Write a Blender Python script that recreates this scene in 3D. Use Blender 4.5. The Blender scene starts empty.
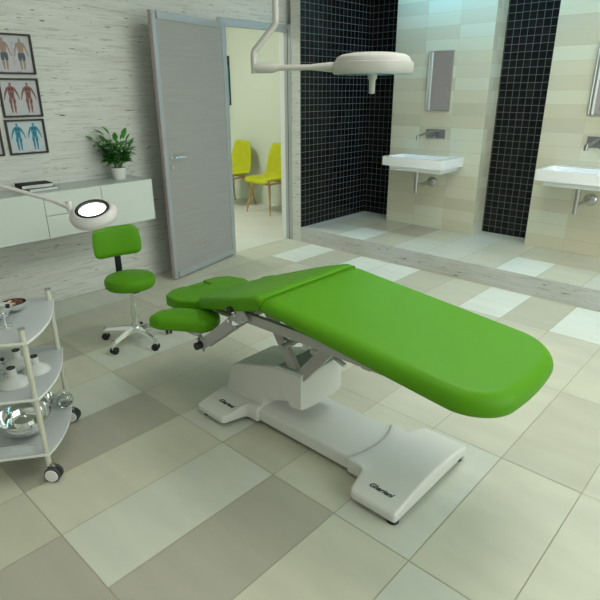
import bpy, bmesh, math, random
from mathutils import Vector, Matrix
random.seed(7)
PI = math.pi
C = bpy.context.scene.collection
SC = bpy.context.scene

# ------------------------------------------------------------------ materials
def mat(name, col, rough=.5, metal=0., spec=.5, coat=0., emit=None, es=0., trans=0., ior=1.45):
    m = bpy.data.materials.new(name); m.use_nodes = True
    b = m.node_tree.nodes['Principled BSDF']
    b.inputs['Base Color'].default_value = (*col, 1)
    b.inputs['Roughness'].default_value = rough
    b.inputs['Metallic'].default_value = metal
    b.inputs['Specular IOR Level'].default_value = spec
    b.inputs['Coat Weight'].default_value = coat
    b.inputs['Transmission Weight'].default_value = trans
    b.inputs['IOR'].default_value = ior
    if emit:
        b.inputs['Emission Color'].default_value = (*emit, 1)
        b.inputs['Emission Strength'].default_value = es
    return m

def N(m, t, **kw):
    n = m.node_tree.nodes.new(t)
    for k, v in kw.items(): setattr(n, k, v)
    return n
def L(m, a, b): m.node_tree.links.new(a, b)

def mottle(m, amount=.08, scale=(3, 3, 3), bump=0., detail=6):
    """small colour variation of the material's own colour"""
    b = m.node_tree.nodes['Principled BSDF']
    c = tuple(b.inputs['Base Color'].default_value)
    tc = N(m, 'ShaderNodeTexCoord'); mp = N(m, 'ShaderNodeMapping')
    mp.inputs['Scale'].default_value = scale
    nz = N(m, 'ShaderNodeTexNoise'); nz.inputs['Detail'].default_value = detail; nz.inputs['Scale'].default_value = 1
    rp = N(m, 'ShaderNodeValToRGB')
    rp.color_ramp.elements[0].position = .3; rp.color_ramp.elements[1].position = .7
    rp.color_ramp.elements[0].color = (c[0]*(1-amount), c[1]*(1-amount), c[2]*(1-amount), 1)
    rp.color_ramp.elements[1].color = (min(1, c[0]*(1+amount)), min(1, c[1]*(1+amount)), min(1, c[2]*(1+amount)), 1)
    L(m, tc.outputs['Object'], mp.inputs[0]); L(m, mp.outputs[0], nz.inputs['Vector'])
    L(m, nz.outputs['Fac'], rp.inputs[0]); L(m, rp.outputs[0], b.inputs['Base Color'])
    if bump:
        bp = N(m, 'ShaderNodeBump'); bp.inputs['Strength'].default_value = bump; bp.inputs['Distance'].default_value = .003
        L(m, nz.outputs['Fac'], bp.inputs['Height']); L(m, bp.outputs[0], b.inputs['Normal'])
    return m

def travertine(name, k=1.):
    m = mat(name, (.6, .62, .58), .55)
    b = m.node_tree.nodes['Principled BSDF']
    tc = N(m, 'ShaderNodeTexCoord')
    def noise(scale, det, rough=.6, dist=0):
        mp = N(m, 'ShaderNodeMapping'); mp.inputs['Scale'].default_value = scale
        nz = N(m, 'ShaderNodeTexNoise'); nz.inputs['Scale'].default_value = 1
        nz.inputs['Detail'].default_value = det; nz.inputs['Roughness'].default_value = rough; nz.inputs['Distortion'].default_value = dist
        L(m, tc.outputs['Object'], mp.inputs[0]); L(m, mp.outputs[0], nz.inputs['Vector']); return nz.outputs['Fac']
    def ramp(f, stops):
        r = N(m, 'ShaderNodeValToRGB'); e = r.color_ramp.elements
        while len(e) < len(stops): e.new(.5)
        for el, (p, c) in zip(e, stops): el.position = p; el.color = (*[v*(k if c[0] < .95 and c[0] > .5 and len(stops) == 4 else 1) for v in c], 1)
        L(m, f, r.inputs[0]); return r.outputs[0]
    def mul(a, c, f=1):
        x = N(m, 'ShaderNodeMix', data_type='RGBA', blend_type='MULTIPLY'); x.inputs[0].default_value = f
        L(m, a, x.inputs[6]); L(m, c, x.inputs[7]); return x.outputs[2]
    base = ramp(noise((3, 3, 60), 6, .65, .15), [(.25, (.56, .565, .53)), (.45, (.63, .64, .605)), (.6, (.67, .685, .65)), (.8, (.73, .74, .71))])
    broad = ramp(noise((1.5, 1.5, 9), 4), [(.3, (.93, .93, .915)), (.7, (1, 1, 1))])
    streak = ramp(noise((4, 4, 100), 5, .65, .2), [(.36, (.62, .60, .55)), (.44, (1, 1, 1))])
    pits = ramp(noise((11, 11, 90), 3, .5, .2), [(.285, (.20, .18, .15)), (.325, (1, 1, 1))])
    L(m, mul(mul(mul(base, broad), streak, .7), pits), b.inputs['Base Color'])
    return m

def tiles(name, axis, w, h, ou, ov, stops, mortar, mw, rough=.3, metal=0, stagger=0., spec=.5):
    """rectangular tiles on a vertical face; axis = 'X' or 'Y' is the horizontal one"""
    m = mat(name, (.5, .5, .5), rough, spec=spec)
    b = m.node_tree.nodes['Principled BSDF']
    tc = N(m, 'ShaderNodeTexCoord'); sp = N(m, 'ShaderNodeSeparateXYZ'); L(m, tc.outputs['Object'], sp.inputs[0])
    def M(op, a, c=None):
        n = N(m, 'ShaderNodeMath', operation=op)
        for i, v in enumerate((a, c)):
            if v is None: continue
            if isinstance(v, (int, float)): n.inputs[i].default_value = v
            else: L(m, v, n.inputs[i])
        return n.outputs[0]
    u = M('DIVIDE', M('SUBTRACT', sp.outputs[axis], ou), w)
    v = M('DIVIDE', M('SUBTRACT', sp.outputs['Z'], ov), h)
    fu, fv = M('FLOOR', u), M('FLOOR', v)
    mu = M('SUBTRACT', u, fu); mv = M('SUBTRACT', v, fv)
    a = M('LESS_THAN', mu, mw/w); c = M('LESS_THAN', mv, mw/h); mask = M('MAXIMUM', a, c)
    cb = N(m, 'ShaderNodeCombineXYZ'); L(m, fu, cb.inputs[0]); L(m, fv, cb.inputs[1])
    wn = N(m, 'ShaderNodeTexWhiteNoise', noise_dimensions='3D'); L(m, cb.outputs[0], wn.inputs['Vector'])
    r = N(m, 'ShaderNodeValToRGB'); r.color_ramp.interpolation = 'CONSTANT'; e = r.color_ramp.elements
    while len(e) < len(stops): e.new(.5)
    for i, (el, cc) in enumerate(zip(e, stops)): el.position = i/len(stops); el.color = (*cc, 1)
    L(m, wn.outputs['Value'], r.inputs[0])
    mx = N(m, 'ShaderNodeMix', data_type='RGBA'); L(m, mask, mx.inputs[0]); L(m, r.outputs[0], mx.inputs[6]); mx.inputs[7].default_value = (*mortar, 1)
    L(m, mx.outputs[2], b.inputs['Base Color'])
    return m

TR = travertine('travertine_stone'); TR2 = travertine('shaded_travertine_step', .80)  # second copy is the same stone, riser shade put into its colour
TONES = {'W': (.70, .735, .66), 'G': (.57, .585, .505), 'L': (.56, .552, .44), 'M': (.50, .49, .388), 'D': (.41, .395, .325)}
TM = {k: mottle(mat('floor_tile_'+k, v, .33, spec=.35), .05, (2.5, 9, 2)) for k, v in TONES.items()}
GROUT = mat('floor_grout', (.41, .385, .27), .9)
GREEN = mottle(mat('green_vinyl', (.085, .275, .006), .45, spec=.2), .03, (5, 5, 5))
WHITE = mat('white_plastic', (.65, .65, .61), .4)
WHITE2 = mat('white_lacquer_front', (.62, .67, .62), .3)
GREYMET = mat('grey_painted_steel', (.40, .395, .375), .42, .15)
CHROME = mat('chrome', (.82, .84, .82), .08, 1.)
SATIN = mat('satin_aluminium', (.62, .64, .64), .28, .75)
BLACK = mat('black_plastic', (.012, .012, .013), .4)
DARKBAR = mat('dark_steel', (.02, .022, .026), .35, .4)
SHELF = mat('grey_frosted_shelf', (.43, .45, .46), .3)
EDGE = mat('pale_shelf_edge', (.72, .74, .70), .35)
POST = mat('cream_anodised_post', (.68, .68, .58), .25, .35)
PORC = mat('white_porcelain', (.82, .84, .85), .12, coat=.4)
STEEL = mat('brushed_steel', (.50, .50, .48), .28, 1.)
DSTEEL = mat('dark_chrome_tap', (.30, .31, .32), .2, 1.)
MIRROR = mat('mirror_glass', (.72, .68, .72), .04, 1.)
YELLOW = mottle(mat('yellow_green_fabric', (.50, .52, .008), .7), .05, (20, 20, 20))
WOOD = mottle(mat('beech_wood', (.52, .31, .12), .5), .12, (8, 8, 60))
DOORM = mottle(mat('grey_door_panel', (.335, .33, .315), .45), .04, (3, 3, 40))
ALU = mat('brushed_aluminium_frame', (.43, .46, .47), .4, .35)
PLASTER = mat('cream_plaster', (.66, .70, .60), .8)
CEILM = mat('white_ceiling', (.75, .77, .75), .8)
LEAF = mottle(mat('dark_green_leaf', (.045, .23, .025), .35), .35, (30, 30, 30))
STEM = mat('green_stem', (.10, .22, .05), .5)
SOIL = mottle(mat('potting_soil', (.05, .035, .02), .9), .4, (80, 80, 80))
POTM = mat('white_ceramic_pot', (.74, .76, .72), .3)
FRAME = mat('dark_brown_frame', (.022, .016, .012), .4)
PAPER = mat('pale_print_paper', (.50, .49, .52), .6)
PAPERB = mat('pale_blue_print_paper', (.50, .56, .58), .6)
SKIN = mat('print_skin_tone', (.33, .24, .20), .7)
SHORTS = mat('print_grey_shorts', (.10, .11, .14), .7)
MUSCLE = mat('print_muscle_red', (.25, .13, .11), .7)
DEEP = mat('print_dark_muscle', (.12, .055, .05), .7)
DEEPB = mat('print_dark_blue', (.015, .10, .17), .7)
BLUEFIG = mat('print_blue_body', (.05, .26, .36), .7)
INK = mat('print_grey_text', (.22, .22, .25), .7)
LOGO = mat('dark_logo_print', (.02, .03, .035), .5)
WGLASS = mat('frosted_white_glass', (.75, .77, .74), .2, trans=.25)
CGLASS = mat('clear_glass', (.93, .97, .95), .03, trans=1.)
BROWN = mat('brown_reflection_inside', (.22, .13, .09), .15, .9)  # brown reflection in the polished bowl, painted as colour
WHEELW = mat('white_wheel_disc', (.75, .76, .74), .4)
TYRE = mat('dark_grey_tyre', (.05, .055, .055), .6)
LENSM = mat('glowing_lens', (.9, .9, .9), .3, emit=(1, 1, 1), es=3.)
LAMPW = mat('warm_white_lamp_enamel', (.46, .445, .415), .38)
MAGW = mat('white_magnifier_shell', (.54, .525, .51), .35)
LENSB = mat('pale_blue_lamp_glass', (.35, .55, .62), .15)
BOOKB = mat('black_book_cover', (.010, .010, .012), .6, spec=.2)
BOOKG = mat('grey_green_book_cover', (.16, .21, .20), .5)
PAGES = mat('book_pages', (.66, .67, .64), .8)
TEAL = mottle(mat('teal_print', (.06, .32, .34), .5), .5, (3, 3, 6))
MOS = [(.005, .005, .005), (.008, .008, .008), (.012, .011, .011), (.006, .006, .007)]
MOSX = tiles('black_mosaic_across', 'X', .066, .066, .01, .159, MOS, (.13, .15, .15), .0042, .25, spec=.25)
MOSY = tiles('black_mosaic_along', 'Y', .066, .066, .02, .159, MOS, (.13, .15, .15), .0042, .25, spec=.25)
STONES = [(.63, .625, .48), (.575, .55, .41), (.61, .58, .435), (.535, .51, .385), (.63, .64, .51), (.585, .56, .43), (.61, .585, .45)]
PILX = tiles('cream_stone_tiles_across', 'X', .352, .1155, -3.422, .159, STONES, (.48, .47, .36), .003, .35)
PILX2 = tiles('cream_stone_tiles_across_second', 'X', .352, .1155, -1.83, .159, STONES[::-1], (.48, .47, .36), .003, .35)
PILS = tiles('cream_stone_tiles_side', 'Y', .352, .1155, 4.9, .159, STONES, (.48, .47, .36), .003, .35)

# ------------------------------------------------------------------ objects
def obj(name, bm, m, parent=None, smooth=35, loc=None):
    me = bpy.data.meshes.new(name)
    bmesh.ops.recalc_face_normals(bm, faces=bm.faces)
    bm.to_mesh(me); bm.free()
    for x in (m if isinstance(m, (list, tuple)) else [m]): me.materials.append(x)
    if smooth:
        me.polygons.foreach_set('use_smooth', [True]*len(me.polygons))
        me.set_sharp_from_angle(angle=math.radians(smooth))
    o = bpy.data.objects.new(name, me); C.objects.link(o)
    if parent: o.parent = parent
    if loc: o.location = loc
    return o
def thing(name, label, cat, loc=(0, 0, 0), rz=0, group=None):
    o = bpy.data.objects.new(name, None); C.objects.link(o); o.empty_display_size = .1
    o.location = loc; o.rotation_euler = (0, 0, rz)
    o['label'] = label; o['category'] = cat
    if group: o['group'] = group
    return o
def tag(o, label, cat, group=None):
    o['label'] = label; o['category'] = cat
    if group: o['group'] = group
    return o
def struct(name, bm, m, smooth=0, parent=None, label=None):
    o = obj(name, bm, m, parent, smooth)
    o['kind'] = 'structure'
    if label: o['label'] = label
    return o
def copy_tree(o, parent=None):
    c = o.copy(); C.objects.link(c)
    if parent: c.parent = parent
    for ch in list(o.children): copy_tree(ch, c)
    return c

def box(bm, a, b, bevel=0, seg=2, mi=0, mtx=None):
    t = bmesh.new()
    bmesh.ops.create_cube(t, size=1)
    for v in t.verts:
        v.co = Vector([(a[i]+b[i])/2 + v.co[i]*(b[i]-a[i]) for i in range(3)])
    if bevel: bmesh.ops.bevel(t, geom=t.edges[:], offset=bevel, segments=seg, profile=.6, affect='EDGES')
    return merge(bm, t, mi, mtx)
def merge(bm, t, mi=0, mtx=None):
    if mtx: bmesh.ops.transform(t, matrix=mtx, verts=t.verts)
    mp = {v: bm.verts.new(v.co) for v in t.verts}
    for f in t.faces:
        try: g = bm.faces.new([mp[v] for v in f.verts]); g.material_index = mi if mi else f.material_index
        except ValueError: pass
    t.free(); return bm
def cyl(bm, p, q, r, r2=None, n=16, mi=0, cap=True):
    p, q = Vector(p), Vector(q); r2 = r if r2 is None else r2
    return tube(bm, [p, q], [r, r2], n, mi, cap)
def tube(bm, pts, rad, n=12, mi=0, cap=True, closed=False):
    pts = [Vector(p) for p in pts]
    if not isinstance(rad, (list, tuple)): rad = [rad]*len(pts)
    rings = []; up = None
    for i, p in enumerate(pts):
        if closed: d = (pts[(i+1) % len(pts)]-pts[i-1])
        else:
            d = (pts[min(i+1, len(pts)-1)]-pts[max(i-1, 0)])
        d.normalize()
        if up is None:
            up = Vector((0, 0, 1)) if abs(d.z) < .9 else Vector((1, 0, 0))
        s = d.cross(up).normalized(); up = s.cross(d).normalized()
        rings.append([bm.verts.new(p+(s*math.cos(2*PI*k/n)+up*math.sin(2*PI*k/n))*rad[i]) for k in range(n)])
    m = len(rings)
    for i in range(m if closed else m-1):
        a, b = rings[i], rings[(i+1) % m]
        for k in range(n):
            f = bm.faces.new((a[k], a[(k+1) % n], b[(k+1) % n], b[k])); f.material_index = mi
    if cap and not closed:
        for rr in (rings[0], rings[-1]):
            f = bm.faces.new(rr); f.material_index = mi
    return bm
def lathe(bm, prof, c=(0, 0, 0), n=32, mi=0, mtx=None):
    t = bmesh.new(); rings = []
    for r, z in prof:
        if r < 1e-6: rings.append([t.verts.new((c[0], c[1], c[2]+z))])
        else: rings.append([t.verts.new((c[0]+r*math.cos(2*PI*k/n), c[1]+r*math.sin(2*PI*k/n), c[2]+z)) for k in range(n)])
    for a, b in zip(rings, rings[1:]):
        if len(a) == 1 and len(b) == 1: continue
        for k in range(n):
            if len(a) == 1: t.faces.new((a[0], b[(k+1) % n], b[k]))
            elif len(b) == 1: t.faces.new((a[k], a[(k+1) % n], b[0]))
            else: t.faces.new((a[k], a[(k+1) % n], b[(k+1) % n], b[k]))
    return merge(bm, t, mi, mtx)
def roundpoly(pts, rad, seg=6):
    out = []; n = len(pts)
    if not isinstance(rad, (list, tuple)): rad = [rad]*n
    for i in range(n):
        p = Vector(pts[i]); a = Vector(pts[i-1])-p; b = Vector(pts[(i+1) % n])-p
        r = rad[i]
        if r <= 0: out.append(p); continue
        a.normalize(); b.normalize(); ang = a.angle(b)
        if ang > PI-.05: out.append(p); continue
        d = r/math.tan(ang/2); t1 = p+a*d; t2 = p+b*d
        cen = p+(a+b).normalized()*(r/math.sin(ang/2))
        v1, v2 = t1-cen, t2-cen
        for k in range(seg+1):
            t = k/seg; w = v1.angle(v2)
            s = math.sin(w)
            out.append(cen+v1*(math.sin((1-t)*w)/s)+v2*(math.sin(t*w)/s))
    return out
def subdivide(pts, step):
    out = []
    for i, p in enumerate(pts):
        q = pts[(i+1) % len(pts)]; d = (q-p).length; k = max(1, int(d/step))
        for j in range(k): out.append(p+(q-p)*(j/k))
    return out
def inset(pts, d):
    n = len(pts); area = sum(pts[i].x*pts[(i+1) % n].y-pts[(i+1) % n].x*pts[i].y for i in range(n))
    s = 1 if area > 0 else -1; out = []
    for i in range(n):
        e1 = (pts[i]-pts[i-1]); e2 = (pts[(i+1) % n]-pts[i])
        if e1.length < 1e-7: e1 = e2
        if e2.length < 1e-7: e2 = e1
        n1 = Vector((-e1.y, e1.x)).normalized()*s; n2 = Vector((-e2.y, e2.x)).normalized()*s
        m = (n1+n2)
        m = m.normalized()/max(.4, (1+n1.dot(n2))/2)**.5 if m.length > 1e-6 else n1
        out.append(pts[i]+m*d)
    return out
def prism(bm, pts, z0, z1, rt=.0, rb=.0, n=5, xf=None, crown=0., mi=0, mit=None, grid=False, cuts=()):
    """outline pushed up from z0 to z1 with rounded rims; xf bends every point"""
    t = bmesh.new(); pts = [Vector(p) for p in pts]; lay = []
    cen = sum(pts, Vector((0, 0)))/len(pts)
    for k in range(n+1 if rb else 1):
        a = k/n*PI/2 if rb else PI/2
        lay.append((inset(pts, rb*(1-math.sin(a))) if rb else pts, z0+rb*(1-math.cos(a)) if rb else z0))
    for k in range(n+1 if rt else 1):
        a = k/n*PI/2 if rt else 0
        lay.append((inset(pts, rt*(1-math.cos(a))) if rt else pts, z1-rt*(1-math.sin(a)) if rt else z1))
    top = lay[-1][0]; bot = lay[0][0]
    loops = [[t.verts.new((p.x, p.y, z)) for p in l] for l, z in lay]
    m = len(pts)
    for a, b in zip(loops, loops[1:]):
        for k in range(m): t.faces.new((a[k], a[(k+1) % m], b[(k+1) % m], b[k]))
    def cap(loop, src, z, cr):
        prev = loop
        if cr or grid:
            for s in (.85, .6, .3):
                cur = [t.verts.new((cen.x+(p.x-cen.x)*s, cen.y+(p.y-cen.y)*s, z+cr*(1-s*s))) for p in src]
                for k in range(m): t.faces.new((prev[k], prev[(k+1) % m], cur[(k+1) % m], cur[k]))
                prev = cur
            c = t.verts.new((cen.x, cen.y, z+cr))
            for k in range(m): t.faces.new((prev[k], prev[(k+1) % m], c))
        else: t.faces.new(loop)
    nb = len(t.faces); cap(loops[-1], top, lay[-1][1], crown)
    t.faces.ensure_lookup_table()
    if mit is not None:
        for f in t.faces[nb:]: f.material_index = mit
    cap(loops[0], bot, lay[0][1], 0)
    for ax, val in cuts:
        bmesh.ops.bisect_plane(t, geom=t.verts[:]+t.edges[:]+t.faces[:], plane_co=[val if i == ax else 0 for i in range(3)], plane_no=[1 if i == ax else 0 for i in range(3)], dist=1e-5)
    if xf:
        for v in t.verts: v.co = Vector(xf(*v.co))
    return merge(bm, t, mi)
def text_mesh(name, body, size, m, parent, mtx, extrude=.0006):
    cu = bpy.data.curves.new('lettering', 'FONT'); cu.body = body; cu.size = size; cu.shear = .45; cu.extrude = extrude
    cu.offset = size*.018; cu.space_character = 1.02; cu.align_x = 'CENTER'; cu.align_y = 'CENTER'
    o = bpy.data.objects.new('lettering', cu); C.objects.link(o)
    dg = bpy.context.evaluated_depsgraph_get(); dg.update()
    me = bpy.data.meshes.new_from_object(o.evaluated_get(dg)); bpy.data.objects.remove(o)
    me.name = name; me.materials.clear(); me.materials.append(m); me.transform(mtx)
    r = bpy.data.objects.new(name, me); C.objects.link(r); r.parent = parent
    return r
def P(parent, name, m, f, smooth=35):
    bm = bmesh.new(); f(bm); return obj(name, bm, m, parent, smooth)

# ------------------------------------------------------------------ room
YC = 4.335; WX = -4.12; YS = 4.255; ZS = .159; YP = 5.17; YB = 5.40; CH = 3.0
OX, OY, TW, TL = -1.717, 1.312, .34, .775
rows = {-1: {-7: 'L', -6: 'M', -5: 'D', -4: 'L', -3: 'G', -2: 'D', -1: 'L', 0: 'G', 1: 'D', 2: 'L', 3: 'G', 4: 'L', 5: 'M'},
        0: {-8: 'M', -7: 'G', -6: 'M', -5: 'M', -4: 'G', -3: 'M', -2: 'M', -1: 'G', 0: 'M', 1: 'L', 2: 'G', 3: 'L', 4: 'L', 5: 'M'},
        1: {-8: 'G', -7: 'L', -6: 'L', -5: 'M', -4: 'G', -3: 'L', -2: 'G', -1: 'L', 0: 'M', 1: 'L', 2: 'L', 3: 'M', 4: 'L', 5: 'G'},
        2: {-8: 'L', -7: 'L', -6: 'M', -5: 'L', -4: 'G', -3: 'L', -2: 'M', -1: 'L', 0: 'G', 1: 'L', 2: 'L', 3: 'L', 4: 'M'},
        3: {-8: 'M', -7: 'L', -6: 'W', -5: 'M', -4: 'W', -3: 'W', -2: 'M', -1: 'L', 0: 'W', 1: 'M', 2: 'W', 3: 'L', 4: 'W'}}
def quad_tiles(bm, x0, x1, y0, y1, z, oy, tl, pick, g=.002):
    i0 = math.floor((x0-OX)/TW); i1 = math.ceil((x1-OX)/TW)
    j0 = math.floor((y0-oy)/tl+1e-6); j1 = math.ceil((y1-oy)/tl-1e-6)
    for j in range(j0, j1):
        for i in range(i0, i1):
            a, b = max(x0, OX+i*TW+g), min(x1, OX+(i+1)*TW-g)
            c, d = max(y0, oy+j*tl+g), min(y1, oy+(j+1)*tl-g)
            if b <= a or d <= c: continue
            f = bm.faces.new([bm.verts.new(p) for p in ((a, c, z), (b, c, z), (b, d, z), (a, d, z))])
            f.material_index = 1+'WGLMD'.index(pick(i, j))
TMS = [GROUT]+[TM[k] for k in 'WGLMD']
bm = bmesh.new(); box(bm, (WX, -3.0, -.12), (2.4, YS, -.0015)); box(bm, (WX, YS, -.12), (-4.034, YC, -.001))
rr = random.Random(3)
quad_tiles(bm, WX, 2.4, -3.0, YS, 0, OY, TL, lambda i, j: rows.get(j, {}).get(i) or rr.choice('GLLMMDW'))
struct('floor', bm, TMS)
# washroom floor, one step up
wrow = {0: {-7: 'G', -6: 'G', -5: 'W', -4: 'M', -3: 'G', -2: 'G', -1: 'L', 0: 'W', 1: 'L', 2: 'G', 3: 'L'},
        1: {-7: 'G', -6: 'L', -5: 'M', -4: 'D', -3: 'L', -2: 'G', -1: 'L', 0: 'M', 1: 'M', 2: 'L', 3: 'M'}}
bm = bmesh.new(); box(bm, (-3.91, YS, 0), (2.4, YB, ZS-.0015))
quad_tiles(bm, -3.91, 2.4, YS+.004, YB, ZS, 3.945, TL, lambda i, j: wrow.get(j, {}).get(i) or rr.choice('GLMGL'))
struct('floor_washroom', bm, TMS)
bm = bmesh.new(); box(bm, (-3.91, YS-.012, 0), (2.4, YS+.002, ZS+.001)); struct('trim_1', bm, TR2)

# wall with the doorway: opening y 3.42 .. 4.21, up to 2.12
DY0, DY1, DZ = 3.42, 4.245, 2.12

bm = bmesh.new()
box(bm, (WX-.07, -3.0, -.1), (WX, DY0, CH))
box(bm, (WX-.07, DY0, DZ), (WX, DY1, CH))
box(bm, (WX-.07, DY1, -.1), (WX, YC, CH))
struct('wall_left', bm, TR)
# pilaster between doorway and washroom; black tiles on its inner side
bm = bmesh.new(); box(bm, (-4.034, YS-.012, -.1), (-3.912, YB+.1, CH)); box(bm, (WX-.07, YC, -.1), (-4.034, YB+.1, CH)); struct('wall_pilaster', bm, TR)
bm = bmesh.new(); box(bm, (-3.914, YS-.011, ZS-.02), (-3.906, YB, CH))
o = struct('wall_washroom_left', bm, MOSY)
bm = bmesh.new(); box(bm, (-3.91, YB, 0), (2.4, YB+.1, CH)); struct('wall_back', bm, MOSX)
def pier(name, x0, x1, m):
    t = bmesh.new(); box(t, (x0, YP, ZS-.02), (x1, YB+.002, CH))
    for f in t.faces:
        f.normal_update(); f.material_index = 1 if abs(f.normal.x) > .5 else 0
    return struct(name, t, [m, PILS])
pier('wall_pier', -3.422, -2.372, PILX); pier('wall_pier_right', -1.83, -.78, PILX2)
bm = bmesh.new(); box(bm, (-.24, YP, ZS-.02), (.81, YB+.002, CH)); struct('wall_pier_far_right', bm, PILX2)
bm = bmesh.new(); box(bm, (WX-.12, -3.0, CH), (2.4, YB+.1, CH+.1)); struct('ceiling', bm, CEILM)
ZC = 2.62
bm = bmesh.new(); box(bm, (-3.906, YS+.01, ZC), (2.4, YB, CH)); struct('ceiling_soffit_added', bm, CEILM)  # unseen soffit, added to bring the bluish lights close to the walls

# waiting room behind the doorway
bm = bmesh.new(); box(bm, (-8.2, 2.0, -.1), (WX, 5.5, -.001)); struct('floor_waiting_room', bm, mottle(mat('pale_floor', (.66, .67, .60), .4), .04))
bm = bmesh.new(); box(bm, (-8.2, 5.5, -.1), (WX-.11, 5.6, CH)); struct('wall_waiting_room', bm, PLASTER)
bm = bmesh.new(); box(bm, (-8.3, 1.9, -.1), (-8.2, 5.6, CH)); struct('wall_waiting_room_far', bm, PLASTER)
bm = bmesh.new(); box(bm, (-8.3, 1.9, -.1), (WX-.12, 2.0, CH)); struct('wall_waiting_room_near', bm, PLASTER)
bm = bmesh.new(); box(bm, (-8.3, 1.9, CH), (WX-.12, 5.6, CH+.1)); struct('ceiling_waiting_room', bm, CEILM)

# door frame
WHT = mat('white_reveal', (.80, .81, .80), .5)
fr = P(None, 'trim_2', [ALU, WHT, BLACK], lambda bm: (
    box(bm, (WX-.005, DY1-.008, 0), (-4.036, YC-.001, DZ+.035), .003),
    box(bm, (WX-.02, DY0-.035, 0), (WX+.010, DY0+.004, DZ+.03), .004),
    box(bm, (WX-.02, DY0-.012, DZ-.03), (WX+.022, DY1, DZ+.035), .003),
    box(bm, (WX-.071, DY1-.006, 0), (WX+.004, DY1+.0015, DZ-.031), mi=1),
    box(bm, (WX+.040, DY1-.0095, 0), (WX+.046, DY1-.007, DZ), mi=2)), 0)
fr['kind'] = 'structure'
# door leaf, swung open against the wall
dl = thing('door_1', 'grey panelled door leaf with aluminium edge, standing wide open against wall', 'door', (WX+.045, DY0+.01, .012))
del dl['category']; dl['kind'] = 'structure'
ang = math.atan2(2.535-(DY0+.01), (-3.85)-(WX+.045)); dl.rotation_euler = (0, 0, ang)
LW = math.hypot(2.535-(DY0+.01), -3.85-(WX+.045)); LH = 2.10
P(dl, 'door_frame', ALU, lambda bm: (
    box(bm, (0, -.02, 0), (.055, .02, LH), .003), box(bm, (LW-.042, -.02, 0), (LW, .02, LH), .003),
    box(bm, (.055, -.02, 0), (LW-.055, .02, .055), .003), box(bm, (.055, -.02, LH-.055), (LW-.055, .02, LH), .003)))
def pnl(bm):
    k = 8; z0, z1 = .055, LH-.055; h = (z1-z0)/k
    for i in range(k):
        box(bm, (.05, -.013, z0+i*h+.0004), (LW-.04, .013, z0+(i+1)*h-.0004))
P(dl, 'door_panel', DOORM, pnl, 0)
P(dl, 'door_edge_seal', mat('rose_grey_seal', (.36, .30, .30), .5), lambda bm: box(bm, (LW, -.014, 0), (LW+.006, .014, LH)))
def lev(bm):
    for s in (1, -1):
        cyl(bm, (LW-.085, .013*s, 1.03), (LW-.085, .028*s, 1.03), .024)
        cyl(bm, (LW-.085, .028*s, 1.03), (LW-.085, .06*s, 1.03), .009)
        tube(bm, [(LW-.085, .06*s, 1.03), (LW-.10, .062*s, 1.03), (LW-.21, .060*s, 1.028)], .009)
        cyl(bm, (LW-.085, .013*s, .95), (LW-.085, .026*s, .95), .02)
P(dl, 'door_handle', CHROME, lev)
def hing(bm):
    for z in (.25, 1.05, 1.80): cyl(bm, (-.008, -.012, z), (-.008, -.012, z+.09), .009)
P(dl, 'hinge', ALU, hing)

# ------------------------------------------------------------------ wall cabinets
CX, CT, CB = -3.79, .905, .585
def front(name, y0, y1, z0, z1, parent):
    return P(parent, name, WHITE2, lambda bm: box(bm, (CX-.019, y0+.0018, z0+.0018), (CX, y1-.0018, z1-.0018), .0012, 1))
DARKGAP = mat('shadow_gap_carcass', (.28, .30, .28), .6)
def unit(y0, y1, label, kind):
    t = thing('wall_cabinet', label, 'cabinet', (0, 0, 0), group='white wall-hung cabinets')
    P(t, 'body', DARKGAP, lambda bm: box(bm, (WX+.001, y0+.0005, CB), (CX-.02, y1-.0005, CT-.016)))
    if kind == 'door': front('door', y0, y1, CB, CT-.002, t)
    else:
        h = (CB+CT-.004)/2
        front('drawer', y0, y1, CB, h, t); front('drawer', y0, y1, h, CT-.002, t)
    return t
unit(1.03, 1.515, 'white wall cabinet with one wide door below the stack of books', 'door')
unit(1.515, 1.94, 'white wall cabinet with two stacked drawers behind the round magnifier lamp', 'drawer')
unit(1.94, 2.375, 'white wall cabinet with plain door below the potted plant, nearest the open door', 'door')
tag(P(None, 'cabinet_top', mat('pale_grey_worktop', (.46, .50, .47), .3), lambda bm: box(bm, (WX+.001, 1.03, CT-.015), (CX-.001, 2.375, CT), .001, 1)),
    'long pale grey worktop panel over the white wall cabinets', 'worktop')

# books
def book(y, x, z, th, w, d, rz, m, label, nm='book'):
    t = thing(nm, label, 'book', (x, y, z), rz, 'books on the cabinet')
    P(t, 'cover', m, lambda bm: (box(bm, (-d/2, -w/2, 0), (d/2, w/2, .0025)), box(bm, (-d/2, -w/2, th-.0025), (d/2, w/2, th)), box(bm, (-d/2, -w/2, 0), (d/2, -w/2+.003, th))), 0)
    P(t, 'pages', PAGES, lambda bm: box(bm, (-d/2+.003, -w/2+.003, .0026), (d/2-.003, w/2-.003, th-.0026)), 0)
book(1.56, -3.945, CT, .022, .20, .16, .02, BOOKG, 'grey-green covered book lying at the bottom of the stack on the cabinet top')
book(1.535, -3.955, CT+.0222, .026, .21, .15, -.08, BOOKB, 'black covered book lying on top of the stack on the cabinet top')

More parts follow.
